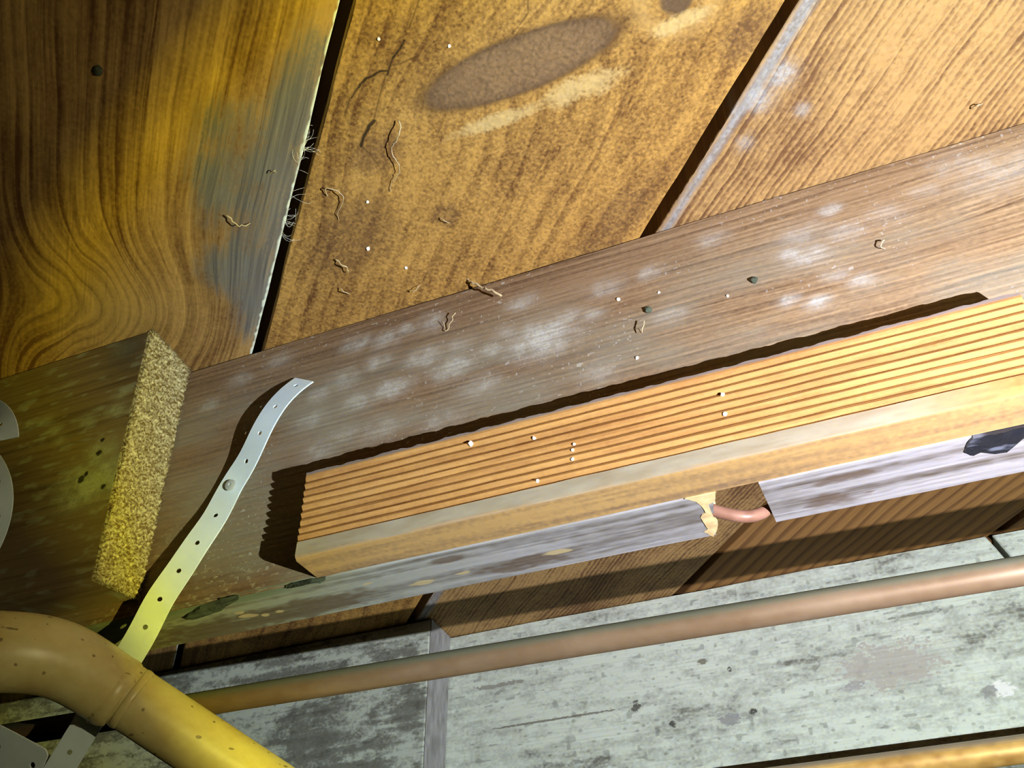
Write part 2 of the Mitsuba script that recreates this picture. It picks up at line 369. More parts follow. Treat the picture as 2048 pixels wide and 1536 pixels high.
LAPSPOT = [(*at(x, y, 1, -.0528)[[0, 2]], r, st) for x, y, r, st in ((190, 960, .022, 1.0), (160, 990, .014, .8), (205, 900, .012, .6), (230, 820, .007, .6), (175, 840, .008, .4), (240, 790, .006, .4), (90, 840, .006, .5), (110, 860, .006, .5), (60, 850, .005, .5), (120, 880, .006, .4), (30, 850, .004, .4), (250, 700, .008, .3))]
LAPHOLE = [(*at(x, y, 1, -.0528)[[0, 2]], r) for x, y, r in ((162, 958, .0035), (172, 948, .0022), (206, 974, .0025), (205, 880, .002), (198, 905, .0028))]
def joist_lap(p, n, uv):
    x, y, z = p.x, p.y, p.z
    line = rings((z + fbm(x * 5, z * 20, 51.0) * 0.02) * 120, 19)
    fine = fbm(x * 16, z * 700, 2.0)
    br = fbm(x * 10, z * 30, 64.0)
    face = mix(c3(rgb(150, 128, 92)), c3(rgb(92, 72, 48)), dr.clip(line * 0.4 + (fine - 0.4) * 0.8 + (br - 0.4) * 0.9, 0, 1))
    fl = smoothstep(0.58, 0.8, fbm(x * 70, z * 220, 5.0))
    face = mix(face, c3(rgb(178, 182, 164)), fl * 0.5)
    face = mix(face, c3(rgb(198, 205, 178)), mould(x, z, LAPSPOT, 12.0) * 0.9)
    up = dr.exp(-dr.square((x + 0.525) / 0.02) - dr.square((z + 0.012) / 0.022))
    face = mix(face, c3(rgb(84, 78, 74)), up * 0.7)
    dk = mi.Float(0)
    for (a, b, r) in LAPHOLE:
        dk = dr.maximum(dk, 1 - smoothstep(0.4, 1.2, (dr.square(x - a) + dr.square(z - b)) / (r * r) + (fine - 0.5) * 1.5))
    return mix(face * 0.52, c3(rgb(14, 12, 8)), dk * 0.9)
scene['mat_joist_lap'] = principled(joist_lap, 0.85, joist_bump, 0.0006, specular=0.15)

def sawn(p, n, uv):
    a = fbm(p.x * 500, p.y * 620, p.z * 620, octaves=3)
    b = noise(p.x * 900, p.y * 900, p.z * 500)
    return mix(c3(rgb(120, 100, 60)), c3(rgb(232, 224, 186)), dr.clip((a - 0.32) * 1.9 + (b - 0.5) * 0.7, 0, 1)) * 0.7
scene['mat_sawn'] = principled(sawn, 0.95, specular=0.1)

def grey_wood(pos, seed, dark, gain=0.74):
    def fn(p, n, uv):
        x, z = p.x, p.z
        a = fbm(x * 16, z * 30, seed, octaves=5)
        b = fbm(x * 70, z * 150, seed + 3, octaves=4)
        c = fbm(x * 380, z * 460, seed + 5, octaves=3)
        st = fbm(x * 6, z * 160, seed + 7, octaves=4)
        col = mix(c3(rgb(222, 230, 216)), c3(rgb(152, 154, 144)), dr.clip((b - 0.5) * 0.9 + (st - 0.5) * 0.7 + (a - 0.5) * 0.8 + (c - 0.5) * 0.6 + 0.25, 0, 1))
        col = mix(col, c3(rgb(98, 94, 84)), smoothstep(dark - 0.2, dark + 0.14, a + (b - 0.5) * 0.5 + (st - 0.5) * 0.5 + (c - 0.5) * 0.3) * 0.62)
        col = mix(col, c3(rgb(78, 76, 70)), smoothstep(0.80, 0.90, noise(x * 150, z * 260, seed)) * 0.35)
        for (u, v, rx, rz, cc) in pos:
            m = 1 - smoothstep(0.4, 1.2, dr.square((x - u) / rx) + dr.square((z - v) / rz) + (c - 0.5) * 2.6 + (b - 0.5) * 1.8)
            col = mix(col, c3(cc), m * 0.85)
        return col * gain
    return fn
S2 = 0.5133
def g_at(x, y, a, b, c): p = at(x, y, 1, S2); return (float(p[0]), float(p[2]), a, b, c)
HOLES = [g_at(1272, 1413, .005, .006, rgb(70, 66, 60)), g_at(1345, 1449, .004, .004, rgb(50, 48, 44)), g_at(1506, 1425, .004, .004, rgb(45, 40, 36)), g_at(1460, 1438, .010, .006, rgb(150, 150, 150)), g_at(1460, 1339, .003, .003, rgb(60, 56, 50)),
         g_at(1780, 1330, .045, .022, rgb(186, 180, 170)), g_at(1700, 1375, .016, .005, rgb(170, 168, 165)), g_at(2003, 1380, .011, .007, rgb(250, 250, 246)), g_at(1980, 1385, .006, .006, rgb(150, 150, 146)), g_at(1850, 1225, .03, .002, rgb(140, 144, 132)),
         g_at(1100, 1440, .09, .0012, rgb(120, 116, 104)), g_at(1000, 1370, .035, .003, rgb(150, 148, 136)), g_at(1405, 1322, .006, .003, rgb(120, 112, 96))]
scene['mat_grey_right'] = principled(grey_wood(HOLES, 90.0, 0.90), 0.9, joist_bump, 0.0008, specular=0.1)
scene['mat_grey_left'] = principled(grey_wood([], 120.0, 0.54, 0.60), 0.9, joist_bump, 0.0008, specular=0.1)
def end_grey(p, n, uv):
    a = fbm(p.x * 200, p.y * 200, p.z * 60, octaves=3)
    return mix(c3(rgb(112, 110, 108)), c3(rgb(158, 158, 158)), dr.clip(a * 1.4 - 0.2, 0, 1))
scene['mat_end_grey'] = principled(end_grey, 0.9, specular=0.1)

# ---- reeded board, pipes, strap, small things
def reeded(p, n, uv):
    x, y, z = p.x, p.y, p.z
    a = fbm(x * 10, z * 300, 4.0); b = fbm(x * 60, z * 200, 8.0); c = fbm(x * 400, y * 400, z * 400, octaves=2)
    col = mix(c3(rgb(228, 174, 104)), c3(rgb(180, 122, 66)), dr.clip(a * 1.2 - 0.3 + (c - 0.5) * 0.4 + (b - 0.5) * 0.5, 0, 1))
    gz = (1 - smoothstep(-0.1985, -0.1965, z)) * smoothstep(0.55, 0.3, n.z * 0 + dr.abs(n.z))
    lon = smoothstep(0.16, 0.0, dr.abs(x + 0.11 + (b - 0.5) * 0.08)) + 0.75 * (1 - smoothstep(-0.36, -0.02, x))
    col = mix(col, mix(c3(rgb(196, 194, 176)), c3(rgb(168, 156, 130)), b), gz * dr.clip(0.85 * smoothstep(0.06, -0.03, x), 0, 1))
    un = smoothstep(0.5, 0.8, -n.z)
    ub = mix(c3(rgb(214, 172, 112)), c3(rgb(150, 120, 92)), dr.clip(fbm(x * 9, y * 200, 3.0) * 1.5 - 0.45 + (c - 0.5) * 0.6, 0, 1))
    col = mix(col, ub, un * (1 - smoothstep(-0.2040, -0.2000, z)))
    top = smoothstep(-0.1500, -0.1484, z)
    return mix(col, c3(rgb(140, 136, 138)), top * 0.85) * 0.56
scene['mat_reeded'] = principled(reeded, 0.7, joist_bump, 0.0003, specular=0.25)

def copper(p, n, uv):
    a = fbm(p.x * 14, p.y * 60, p.z * 60); b = fbm(p.x * 160, p.y * 160, p.z * 160, octaves=2)
    col = mix(c3(rgb(172, 144, 116)), c3(rgb(140, 108, 76)), dr.clip(a * 1.6 - 0.4 + (b - 0.5) * 0.5, 0, 1))
    return mix(col, c3(rgb(132, 138, 116)), smoothstep(-0.25, 0.45, n.z + (a - 0.5) * 0.3) * 0.85) * 0.55
scene['mat_copper'] = principled(copper, 0.42, specular=0.5, metallic=0.25)
def brass(p, n, uv):
    a = fbm(p.x * 14, p.y * 60, p.z * 60); b = fbm(p.x * 120, p.y * 120, p.z * 120, octaves=2)
    col = mix(c3(rgb(226, 182, 104)), c3(rgb(170, 124, 62)), dr.clip(a * 1.6 - 0.4 + (b - 0.5), 0, 1))
    return mix(col, c3(rgb(150, 146, 132)), smoothstep(0.1, 0.6, n.z) * 0.8)
scene['mat_brass'] = principled(brass, 0.4, specular=0.5, metallic=0.25)
def drain(p, n, uv):
    a = fbm(p.x * 30, p.y * 30, p.z * 30); b = noise(p.x * 260, p.y * 260, p.z * 260); c = fbm(p.x * 300, p.y * 300, p.z * 300, octaves=2)
    col = mix(c3(rgb(200, 188, 134)), c3(rgb(174, 152, 96)), dr.clip(a * 1.7 - 0.45 + (c - 0.5) * 0.3, 0, 1))
    return mix(col, c3(rgb(92, 72, 48)), smoothstep(0.86, 0.92, b) * 0.7)
scene['mat_drain'] = principled(drain, 0.38, specular=0.45)
def strapc(p, n, uv):
    a = fbm(p.x * 60, p.y * 60, p.z * 60)
    return mix(c3(rgb(200, 214, 224)), c3(rgb(182, 196, 208)), a)
scene['mat_strap'] = principled(strapc, 0.5, specular=0.4)
scene['mat_nail'] = principled(rgb(165, 172, 176), 0.45, metallic=0.15, specular=0.5)
scene['mat_fibre'] = principled(rgb(176, 158, 124), 0.9, specular=0.1)
scene['mat_speck'] = principled(rgb(246, 240, 228), 0.8, specular=0.2)
scene['mat_tar'] = principled(lambda p, n, uv: mix(c3(rgb(28, 30, 36)), c3(rgb(88, 92, 104)), smoothstep(0.55, 0.8, fbm(p.x * 90, p.y * 200, 1.0))), 0.35, specular=0.6)
scene['mat_splinter'] = principled(lambda p, n, uv: mix(c3(rgb(226, 206, 156)), c3(rgb(160, 126, 84)), fbm(p.x * 160, p.y * 260, p.z * 160)), 0.8, specular=0.2)
scene['mat_rot'] = principled(lambda p, n, uv: mix(c3(rgb(34, 38, 32)), c3(rgb(84, 92, 76)), fbm(p.x * 90, p.y * 300, p.z * 300)), 0.9, specular=0.1)
scene['mat_tube'] = principled(lambda p, n, uv: mix(c3(rgb(150, 112, 96)), c3(rgb(112, 76, 60)), fbm(p.x * 140, p.y * 140, p.z * 140)), 0.45, specular=0.5)

# ------------------------------------------------------------------ ceiling: diagonal subfloor planks and the dark floor above them
labels['ceiling'] = {'kind': 'structure', 'label': 'underside of the subfloor, wide diagonal planks'}
COT = UX / UY
EDGES = [-1.397, -1.08, -0.767, -0.4540, -0.1405, 0.1960, 0.511, 0.824, 1.137]
GAP = 0.0105
PLOOK = {2: ('mat_plank_a', 'subfloor plank with grey stain and swirled grain'), 3: ('mat_plank_b', 'golden subfloor plank with a long dark knot'), 4: ('mat_plank_c', 'subfloor plank of tight even grain')}
for i in range(len(EDGES) - 1):
    a0, a1 = EDGES[i] + GAP, EDGES[i + 1]
    y0, y1 = -0.85, 1.0
    c = np.zeros((2, 2, 2, 3))
    for ii, a in enumerate((a0, a1)):
        for jj, y in enumerate((y0, y1)):
            for kk, z in enumerate((0.0, 0.022)):
                c[ii, jj, kk] = (a + COT * y, y, z)
    def dsp(W, ext, P, i=i):
        W = W.copy()
        side = ext[:, 0] != 0
        q = np.stack([P[:, 1] * 40, P[:, 0] * 3, W[:, 2] * 0], 1)
        W[:, 0] += np.where(side, (meshkit.fbm(q, 3, i) - 0.5) * 0.0032, 0)
        bot = ext[:, 2] < 0
        W[:, 2] += np.where(bot, (meshkit.noise(W * 14, i + 9) - 0.5) * 0.0010, 0)
        return W
    look = PLOOK.get(i, ('mat_plank_d', None))
    k = put('ceiling__plank', hexa(c, (24, 160, 2), 0.0012, dsp), look[0])
    if look[1]: labels[k] = {'label': look[1]}
put('ceiling__floorboard', hexa(boxc(-2.4, 2.2, -0.85, 1.0, 0.0235, 0.04), (4, 4, 1), 0.001), 'mat_dark_wood')

# ------------------------------------------------------------------ joists
def wavy(amp, f, seed):
    def fn(W, ext, P):
        W = W.copy()
        k = np.abs(ext).sum(1)
        nrm = ext / np.maximum(np.linalg.norm(ext, axis=1, keepdims=True), 1)
        W += nrm * (meshkit.fbm(W * np.array([f * 0.35, f, f]), 3, seed) - 0.5)[:, None] * np.where(k >= 2, amp * 2.2, amp)[:, None]
        W[:, 2] = np.where(ext[:, 2] > 0, np.minimum(W[:, 2], -0.0002), W[:, 2])
        return W
    return fn
TH, H = 0.0478, 0.21
def main_disp(W, ext, P):
    V = wavy(0.0009, 70, 3)(W, ext, P)
    edge = (ext[:, 1] < 0) & (ext[:, 2] < 0)          # worn lower front edge, most at the left
    er = np.clip((-0.365 - W[:, 0]) / 0.06, 0, 1) * np.clip((W[:, 0] + 0.50) / 0.03, 0, 1)
    amt = er * (0.001 + 0.006 * np.clip(meshkit.fbm(W * 45, 3, 8) - 0.25, 0, 1))
    V[:, 2] += np.where(edge, amt, 0); V[:, 1] += np.where(edge, amt, 0)
    back = (ext[:, 1] > 0) & (ext[:, 2] < 0)          # chipped lower back edge
    ch = np.clip(meshkit.fbm(W * np.array([38, 0, 0]), 4, 21) - 0.52, 0, 1) * 0.016
    V[:, 2] += np.where(back, ch, 0); V[:, 1] -= np.where(back, ch * 0.6, 0)
    return V
jm = hexa(boxc(-1.0, 0.75, 0.0, TH, -H, 0.0), (440, 8, 34), 0.0016, main_disp)
cut = np.zeros((2, 2, 2, 3))
for ii, (f_, b_) in enumerate((((1430, 985), (1428, 1073)), ((1516, 963), (1545, 1030)))):
    for jj, (q, yy) in enumerate(((f_, 0.0), (b_, TH))):
        x = at(*q, 2, -H)[0]
        for kk, z in enumerate((-H - 0.01, -H + 0.075)):
            e = -0.006 if jj == 0 else 0.006
            cut[ii, jj, kk] = (x, yy + e, z)
jm = from_m3(to_m3(jm) - to_m3(hexa(cut, (1, 1, 1), 0.0005)))
put('joist__body', jm, 'mat_joist', 30)
tag('joist', 'brown mould-spotted floor joist running across the middle, notched below the grooved board', 'joist')
def slab(pts, plane_axis, val, thick, seed=0, amp=0.0006, me=0.004):
    """A thin real piece: outline measured on a plane, given thickness toward the joist, its skin uneven."""
    P = np.array([at(*q, plane_axis, val) for q in pts])
    o = [i for i in range(3) if i != plane_axis]
    m = extrude(Polygon(P[:, o]).buffer(0), thick, me)
    v = np.array(m.vertices); w = np.zeros_like(v)
    w[:, o[0]], w[:, o[1]] = v[:, 0], v[:, 1]
    w[:, plane_axis] = val + v[:, 2]
    w += n3(w, 160, seed)[:, None] * amp * 2
    w[:, 1] = np.maximum(w[:, 1], 0.0003)
    m = trimesh.Trimesh(w, m.faces, process=False); m.fix_normals()
    return m
k = put('joist__splinter', slab([(1368, 997), (1400, 988), (1431, 983), (1430, 1003), (1416, 1010), (1419, 1018), (1424, 1030), (1432, 1036), (1436, 1050), (1434, 1062), (1427, 1074), (1408, 1064), (1416, 1058), (1408, 1046), (1400, 1036), (1404, 1030), (1412, 1026), (1404, 1014), (1393, 1004)], 2, -H - 0.0006, 0.030, 4, 0.0006, 0.003), 'mat_splinter', 25)
labels[k] = {'label': 'pale broken wood at the notch'}
k = put('joist__tar_patch', slab([(1928, 906), (1936, 890), (1950, 872), (1980, 864), (2010, 860), (2036, 850), (2056, 846), (2060, 866), (2030, 892), (2014, 905), (1990, 908), (1960, 906), (1945, 913)], 2, -H - 0.0016, 0.003, 6, 0.0009, 0.004), 'mat_tar', 25)
labels[k] = {'label': 'black tar patch on the underside'}
for pts, sd in (([(372, 1236), (400, 1218), (430, 1210), (470, 1196), (478, 1199), (455, 1212), (442, 1222), (400, 1236), (384, 1240)], 1), ([(578, 1164), (592, 1156), (618, 1154), (640, 1157), (650, 1160), (640, 1167), (610, 1166), (598, 1170), (570, 1178)], 2), ([(433, 1192), (446, 1190), (470, 1196), (462, 1206), (446, 1209), (437, 1206)], 5)):
    k = put('joist__rotten_sliver', slab(pts, 2, -H - 0.0026, 0.0030, sd, 0.0012, 0.002), 'mat_rot', 25)
    labels[k] = {'label': 'dark torn sliver on the lower edge'}

# lapped joist in front, at the left, with a furry sawn end
t1, zl = 0.0528, -0.2095
c = boxc(-1.0, -0.51, -t1, -0.0012, zl, -0.0004)
c[1, 0, 1, 0] = at(300, 660, 1, -t1)[0]; c[1, 0, 0] = (*at(185, 1160, 1, -t1)[:2], at(185, 1160, 1, -t1)[2])
c[1, 1, 1, 0] = at(374, 750, 1, 0)[0]; c[1, 1, 0] = (at(275, 1200, 1, 0)[0], -0.0012, at(275, 1200, 1, 0)[2])
c[0, 0, 0, 2] = -0.2125; c[0, 1, 0, 2] = -0.2
put('joist_001__body', hexa(c, (120, 8, 34), 0.0015, wavy(0.0009, 70, 13)), 'mat_joist_lap', 30)
tag('joist_001', 'dark olive-lit lapped joist at the left whose sawn end shows furry yellow fibres', 'joist')
rng = np.random.default_rng(5)
e = np.array([c[1, 0, 0], c[1, 1, 0], c[1, 1, 1], c[1, 0, 1]])      # front bottom, back bottom, back top, front top
def endpt(u, v): return (1 - u) * ((1 - v) * e[0] + v * e[3]) + u * ((1 - v) * e[1] + v * e[2])
nu, nv = 46, 170
U, Vv = np.meshgrid(np.linspace(0.0, 1.0, nu), np.linspace(0.0, 1.0, nv), indexing='ij')
E = endpt(U[..., None], Vv[..., None])
rough = (meshkit.fbm(E * 330, 3, 2) - 0.25) * 0.0062 + np.abs(meshkit.noise(E * np.array([900, 900, 420]), 7) - 0.5) * 0.004
hem = np.minimum(np.minimum(U, 1 - U) * nu, np.minimum(Vv, 1 - Vv) * nv) < 1
front = E.copy(); front[..., 0] += np.where(hem, 0.0008, 0.0012 + rough)
back = E.copy(); back[..., 0] -= 0.001
ix = np.arange(nu * nv).reshape(nu, nv); N = nu * nv
q = np.stack([ix[:-1, :-1], ix[1:, :-1], ix[1:, 1:], ix[:-1, 1:]], -1).reshape(-1, 4)
rim = np.r_[ix[:, 0], ix[-1, 1:], ix[::-1, -1][1:], ix[0, ::-1][1:]]
sideq = np.stack([rim[:-1], rim[1:], rim[1:] + N, rim[:-1] + N], 1)
F = np.vstack([q, q[:, ::-1] + N, sideq[:, ::-1]])
sm = trimesh.Trimesh(np.vstack([front.reshape(-1, 3), back.reshape(-1, 3)]), np.vstack([F[:, [0, 1, 2]], F[:, [0, 2, 3]]]), process=False)
sm.fix_normals()
k = put('joist_001__sawn_end', sm, 'mat_sawn', 50)
labels[k] = {'label': 'furry pale yellow sawn end'}
hv, hf = [], []
for i in range(2600):
    u, v = rng.random(), rng.random()
    if i < 900:
        if rng.random() < 0.5: u = rng.choice([0.0, 1.0]) + rng.normal(0, 0.012)
        else: v = 1.0 if rng.random() < 0.6 else 0.0
    p0 = endpt(min(max(u, 0), 1), min(max(v, 0), 1)) + [0.002, 0, 0]
    d = np.array([abs(rng.normal(0.7, 0.4)), (u - 0.5) * 1.3 + rng.normal(0, 0.5), rng.normal(-0.1, 0.7) + (v - 0.5) * 0.8])
    d /= np.linalg.norm(d)
    ln, rad = rng.uniform(0.0015, 0.0048), rng.uniform(0.00018, 0.00042)
    s1 = np.cross(d, [0.1, 0.3, 1]); s1 /= np.linalg.norm(s1); s2 = np.cross(d, s1)
    ring = [p0 + rad * (math.cos(t) * s1 + math.sin(t) * s2) for t in (0, 2.094, 4.189)]
    b = len(hv); hv += ring + [p0 + d * ln]
    hf += [(b, b + 1, b + 3), (b + 1, b + 2, b + 3), (b + 2, b, b + 3), (b, b + 2, b + 1)]
k = put('joist_001__sawn_fibre', trimesh.Trimesh(np.minimum(np.array(hv), [9, -0.0013, -0.0004]), np.array(hf), process=False), 'mat_sawn', False)
labels[k] = {'label': 'loose fibres on the sawn end', 'kind': 'stuff'}

# next joist across the bay: long grey board, its neighbour past a slanted gap, and a lapped board in front at the left
def slant(x, z): return x - 0.43 * (z - 0.003)
c = boxc(-1.2, 0, S2, S2 + 0.05, -0.212, -0.0004)
for j in (0, 1):
    for kk, z in enumerate((-0.212, 0.0)): c[1, j, kk, 0] = slant(0.0308, z)
put('joist_002__body', hexa(c, (150, 6, 30), 0.0015, wavy(0.0011, 60, 23)), 'mat_grey_right', 30)
tag('joist_002', 'long pale grey-green joist behind the copper pipe at the bottom right', 'joist')
c = boxc(0, 0.75, S2, S2 + 0.05, -0.212, -0.0004)
for j in (0, 1):
    for kk, z in enumerate((-0.212, 0.0)): c[0, j, kk, 0] = slant(0.0362, z)
put('joist_003__body', hexa(c, (80, 6, 30), 0.0015, wavy(0.0011, 60, 33)), 'mat_grey_right', 30)
tag('joist_003', 'short visible end of a grey joist right of the slanted black gap', 'joist')
xf, xb = -0.5370, -0.5385
c = boxc(-1.2, xf, S2 - 0.05, S2 - 0.0004, -0.212, -0.0004)
c[1, 1, :, 0] = xb
put('joist_004__body', hexa(c, (110, 6, 30), 0.002, wavy(0.0011, 60, 43)), 'mat_grey_left', 30)
tag('joist_004', 'mottled dark-stained grey joist lapped in front of the pale one, below centre left', 'joist')
ec = boxc(xf - 0.0002, xf + 0.0012, S2 - 0.0495, S2 - 0.001, -0.211, -0.001)
ec[0, 1, :, 0] = xb - 0.0002; ec[1, 1, :, 0] = xb + 0.0012
k = put('joist_004__end_grain', hexa(ec, (1, 12, 40), 0.0004, wavy(0.0006, 200, 3)), 'mat_end_grey', 40)
labels[k] = {'label': 'dark grey cut end'}

# ------------------------------------------------------------------ reeded board on the joist
X0, X1, ZT, ZR, ZB, D = -0.3692, 0.0652, -0.1478, -0.1968, -0.2098, 0.0268
pitch = (ZT - ZR) / 9
prof = [(0.0, ZT + 0.0006)]                                 # (depth from joist face toward camera, z), top to bottom
for i in range(9):
    zz = ZT - i * pitch
    prof += [(D - 0.0003 if i == 0 else D - 0.0046, zz + (0.0005 if i == 0 else -0.02 * pitch)), (D - (0.0002 if i == 0 else 0.0017), zz - (0.02 if i == 0 else 0.07) * pitch), (D - 0.0002, zz - 0.46 * pitch), (D, zz - 0.52 * pitch), (D - 0.0008, zz - 0.88 * pitch), (D - 0.0012, zz - 0.93 * pitch), (D - 0.0046, zz - 0.96 * pitch)]
prof += [(D - 0.0048, ZR), (D - 0.0012, ZR - 0.0004), (D, ZR - 0.0016), (D, ZB + 0.0022), (D - 0.0006, ZB + 0.0007), (D - 0.0022, ZB), (0.0, ZB)]
prof = np.array(prof)
nx = 180
xs = np.r_[X0, X0 + 0.0005, np.linspace(X0 + 0.0012, X1 - 0.0012, nx), X1 - 0.0005, X1]
V = []
for x in xs:
    zz = prof[:, 1].copy(); dd = prof[:, 0].copy()
    if x in (X0, X1): dd = np.maximum(dd - 0.0009, 0)
    w = (meshkit.fbm(np.stack([np.full(len(prof), x * 30), prof[:, 1] * 200, prof[:, 0] * 0], 1), 3, 4) - 0.5) * 0.0006
    rag = (meshkit.fbm(np.array([[x * 160, 0, 0]]), 3, 9)[0] - 0.5) * 0.0022
    zz[0:2] += rag; zz += w
    sk = -0.0009 * (prof[:, 1] - ZT) / 0.06 if x < X0 + 0.002 else 0
    V.append(np.stack([np.full(len(prof), x) + (0 if x > X0 + 0.02 else 0.0012 * (meshkit.noise(prof[:, [0, 1, 1]] * 300, 2) - 0.5)), -np.maximum(dd + np.where(prof[:, 0] > 0.01, w, 0), 0.0001), zz], 1))
V = np.vstack(V); m_, n_ = len(prof), len(xs)
i, j = np.meshgrid(np.arange(n_ - 1), np.arange(m_), indexing='ij')
q = np.stack([i * m_ + j, (i + 1) * m_ + j, (i + 1) * m_ + (j + 1) % m_, i * m_ + (j + 1) % m_], -1).reshape(-1, 4)
capt = trimesh.creation.triangulate_polygon(Polygon(prof), engine='earcut')
cf = np.array(capt[1]); idx = np.array([np.argmin(((prof - v) ** 2).sum(1)) for v in capt[0]]); cf = idx[cf]
F = np.vstack([q[:, [0, 1, 2]], q[:, [0, 2, 3]], cf, cf[:, ::-1] + (n_ - 1) * m_])
bm = trimesh.Trimesh(V, F, process=False); bm.fix_normals()
put('grooved_board', bm, 'mat_reeded', 25)
tag('grooved_board', 'short orange wooden board with nine grooves fixed along the brown joist', 'board')

# ------------------------------------------------------------------ pipes
def pipe_line(xa, ya, za, xb, yb, zb, n=60): return np.linspace([xa, ya, za], [xb, yb, zb], n)
sl_y, sl_z = (0.0743 - 0.0435) / 0.7, (-0.2546 + 0.2568) / 0.7
PL = pipe_line(-0.95, 0.0515 - 0.35 * sl_y, -0.2527 - 0.35 * sl_z, 0.7, 0.0823 + 0.6 * sl_y, -0.2505 + 0.6 * sl_z)
put('copper_pipe', sweep(PL, 0.0082, 28), 'mat_copper', True)
tag('copper_pipe', 'long thin brown copper pipe running in front of the grey joist', 'pipe')
put('copper_pipe_001', sweep(pipe_line(-0.6, 0.420, -0.233, 0.7, 0.4345, -0.2310), 0.0111, 28), 'mat_brass', True)
tag('copper_pipe_001', 'golden copper pipe just entering the bottom right corner below the grey joist', 'pipe')

# drain pipe and its elbow, close to the camera at the lower left
dA = 0.705
cline = [deep(-160, 1300, 0.655), deep(-80, 1301, 0.662), deep(-10, 1303, 0.668), deep(55, 1306, 0.675), deep(115, 1318, 0.684), deep(166, 1342, 0.692), deep(216, 1374, 0.700)]
C1 = spline(cline, 60)
dirp = deep(410, 1496, dA) - deep(220, 1370, 0.700); dirp /= np.linalg.norm(dirp)
sock = C1[-1]
el = np.vstack([C1, [sock + dirp * t for t in np.linspace(0.002, 0.012, 8)]])
r = np.interp(np.arange(len(el)), [0, 18, 40, 60], [0.0252, 0.0240, 0.0232, 0.0222])
r[-8:] = [0.0223, 0.0224, 0.0225, 0.0225, 0.0223, 0.0218, 0.0210, 0.0199]
put('drain_pipe__elbow', sweep(el, r, 48), 'mat_drain', True)
labels['drain_pipe__elbow'] = {'label': 'fat elbow fitting'}
sock = deep(220, 1370, 0.700)
tp = np.array([sock + dirp * t for t in np.linspace(-0.02, 0.30, 60)])
put('drain_pipe__pipe', sweep(tp, 0.0196, 44), 'mat_drain', True)
rr = np.array([0.0194, 0.0199, 0.0202, 0.0200, 0.0195])
put('drain_pipe__solder_ring', sweep([sock + dirp * t for t in np.linspace(0.0125, 0.0185, 5)], rr, 44), 'mat_drain', True)
tag('drain_pipe', 'thick tan drain pipe with an elbow at the lower left, lit yellow', 'pipe')

# ------------------------------------------------------------------ perforated hanger straps
def ribbon(center, wdir, width, holes, thick=0.0011, round_end=0.0, hole_r=0.0017):
    """Strap along the 3-D line center, wdir its width direction (one or per point), holes at arc lengths."""
    from scipy.interpolate import CubicSpline
    P = spline(center, 400)
    t = np.gradient(P, axis=0); t /= np.linalg.norm(t, axis=1, keepdims=True)
    Wd = np.broadcast_to(np.asarray(wdir, float), (len(center), 3))
    s0 = np.r_[0, np.cumsum(np.linalg.norm(np.diff(np.asarray(center, float), axis=0), axis=1))]
    s = np.r_[0, np.cumsum(np.linalg.norm(np.diff(P, axis=0), axis=1))]
    Wd = CubicSpline(s0 / s0[-1], Wd)(s / s[-1])
    Wd -= t * (Wd * t).sum(1, keepdims=True); Wd /= np.linalg.norm(Wd, axis=1, keepdims=True)
    Nn = np.cross(t, Wd)
    L = s[-1]
    at_ = lambda A, q: np.stack([np.interp(q, s, A[:, i]) for i in range(3)], -1)
    def bend(V, ext, Q):
        a = V[:, 0]; half = np.full(len(a), width / 2)
        if round_end:
            e = np.clip(a - (L - round_end), 0, round_end)
            half = width / 2 - round_end + np.sqrt(np.maximum(round_end ** 2 - e ** 2, 1e-10))
        return at_(P, a) + at_(Wd, a) * (V[:, 1] * half / (width / 2))[:, None] + at_(Nn, a) * V[:, 2:3]
    m = hexa(boxc(0, L, -width / 2, width / 2, -thick / 2, thick / 2), (int(L / 0.0016), 4, 1), 0.00025, bend)
    m.fix_normals()
    solid = to_m3(m)
    for h in holes:
        c, d = at_(P, h), at_(Nn, h); d = d / np.linalg.norm(d)
        cy = trimesh.creation.cylinder(hole_r, 0.012, sections=20)
        cy.apply_transform(trimesh.geometry.align_vectors([0, 0, 1], d)); cy.apply_translation(c)
        solid = solid - to_m3(cy)
    return from_m3(solid), L
pts = [(609, 760, -.002), (592, 772, -.006), (551, 814, -.0125), (520, 867, -.0125), (493, 923, -.007), (463, 972, -.0026), (431, 1032, -.0042), (394, 1087, -.006), (357, 1143, -.0075), (319, 1200, -.0095), (290, 1256, -.0100), (254, 1318, -.0035), (215, 1380, .0075), (177, 1443, .0165), (138, 1507, .0200), (95, 1578, .0210)]
cen = np.array([at(x, y, 1, d_) for x, y, d_ in pts])
wd = np.radians([0, 0, 0, 2, 6, 10, 14, 19, 25, 31, 36, 39, 40, 40, 40, 40])      # turned about its own length as it hangs free
def turned(i):
    t = cen[min(i + 1, len(cen) - 1)] - cen[max(i - 1, 0)]; t /= np.linalg.norm(t)
    w0 = np.cross(t, [0, 1, 0]); w0 /= np.linalg.norm(w0)
    if w0[0] < 0: w0 = -w0
    n0 = np.cross(w0, t); n0 *= np.sign(n0[1])
    return np.cos(wd[i]) * w0 + np.sin(wd[i]) * n0
wd = np.array([turned(i) for i in range(len(cen))])
sarc = np.r_[0, np.cumsum(np.linalg.norm(np.diff(cen, axis=0), axis=1))]
hl = [sarc[i] for i in (1, 2, 3, 4, 6, 7, 8, 9, 10, 11, 13, 14)]
sm, _ = ribbon(cen, wd, 0.0188, hl)
put('hanger_strap', sm, 'mat_strap', 30)
tag('hanger_strap', 'long pale perforated strap nailed to the brown joist, passing behind the drain pipe', 'strap')
nl = at(463, 972, 1, -0.004)
hd = trimesh.creation.cylinder(0.0041, 0.0014, sections=28)
nl_dir = np.array([0.12, -1.0, -0.12]); nl_dir /= np.linalg.norm(nl_dir)
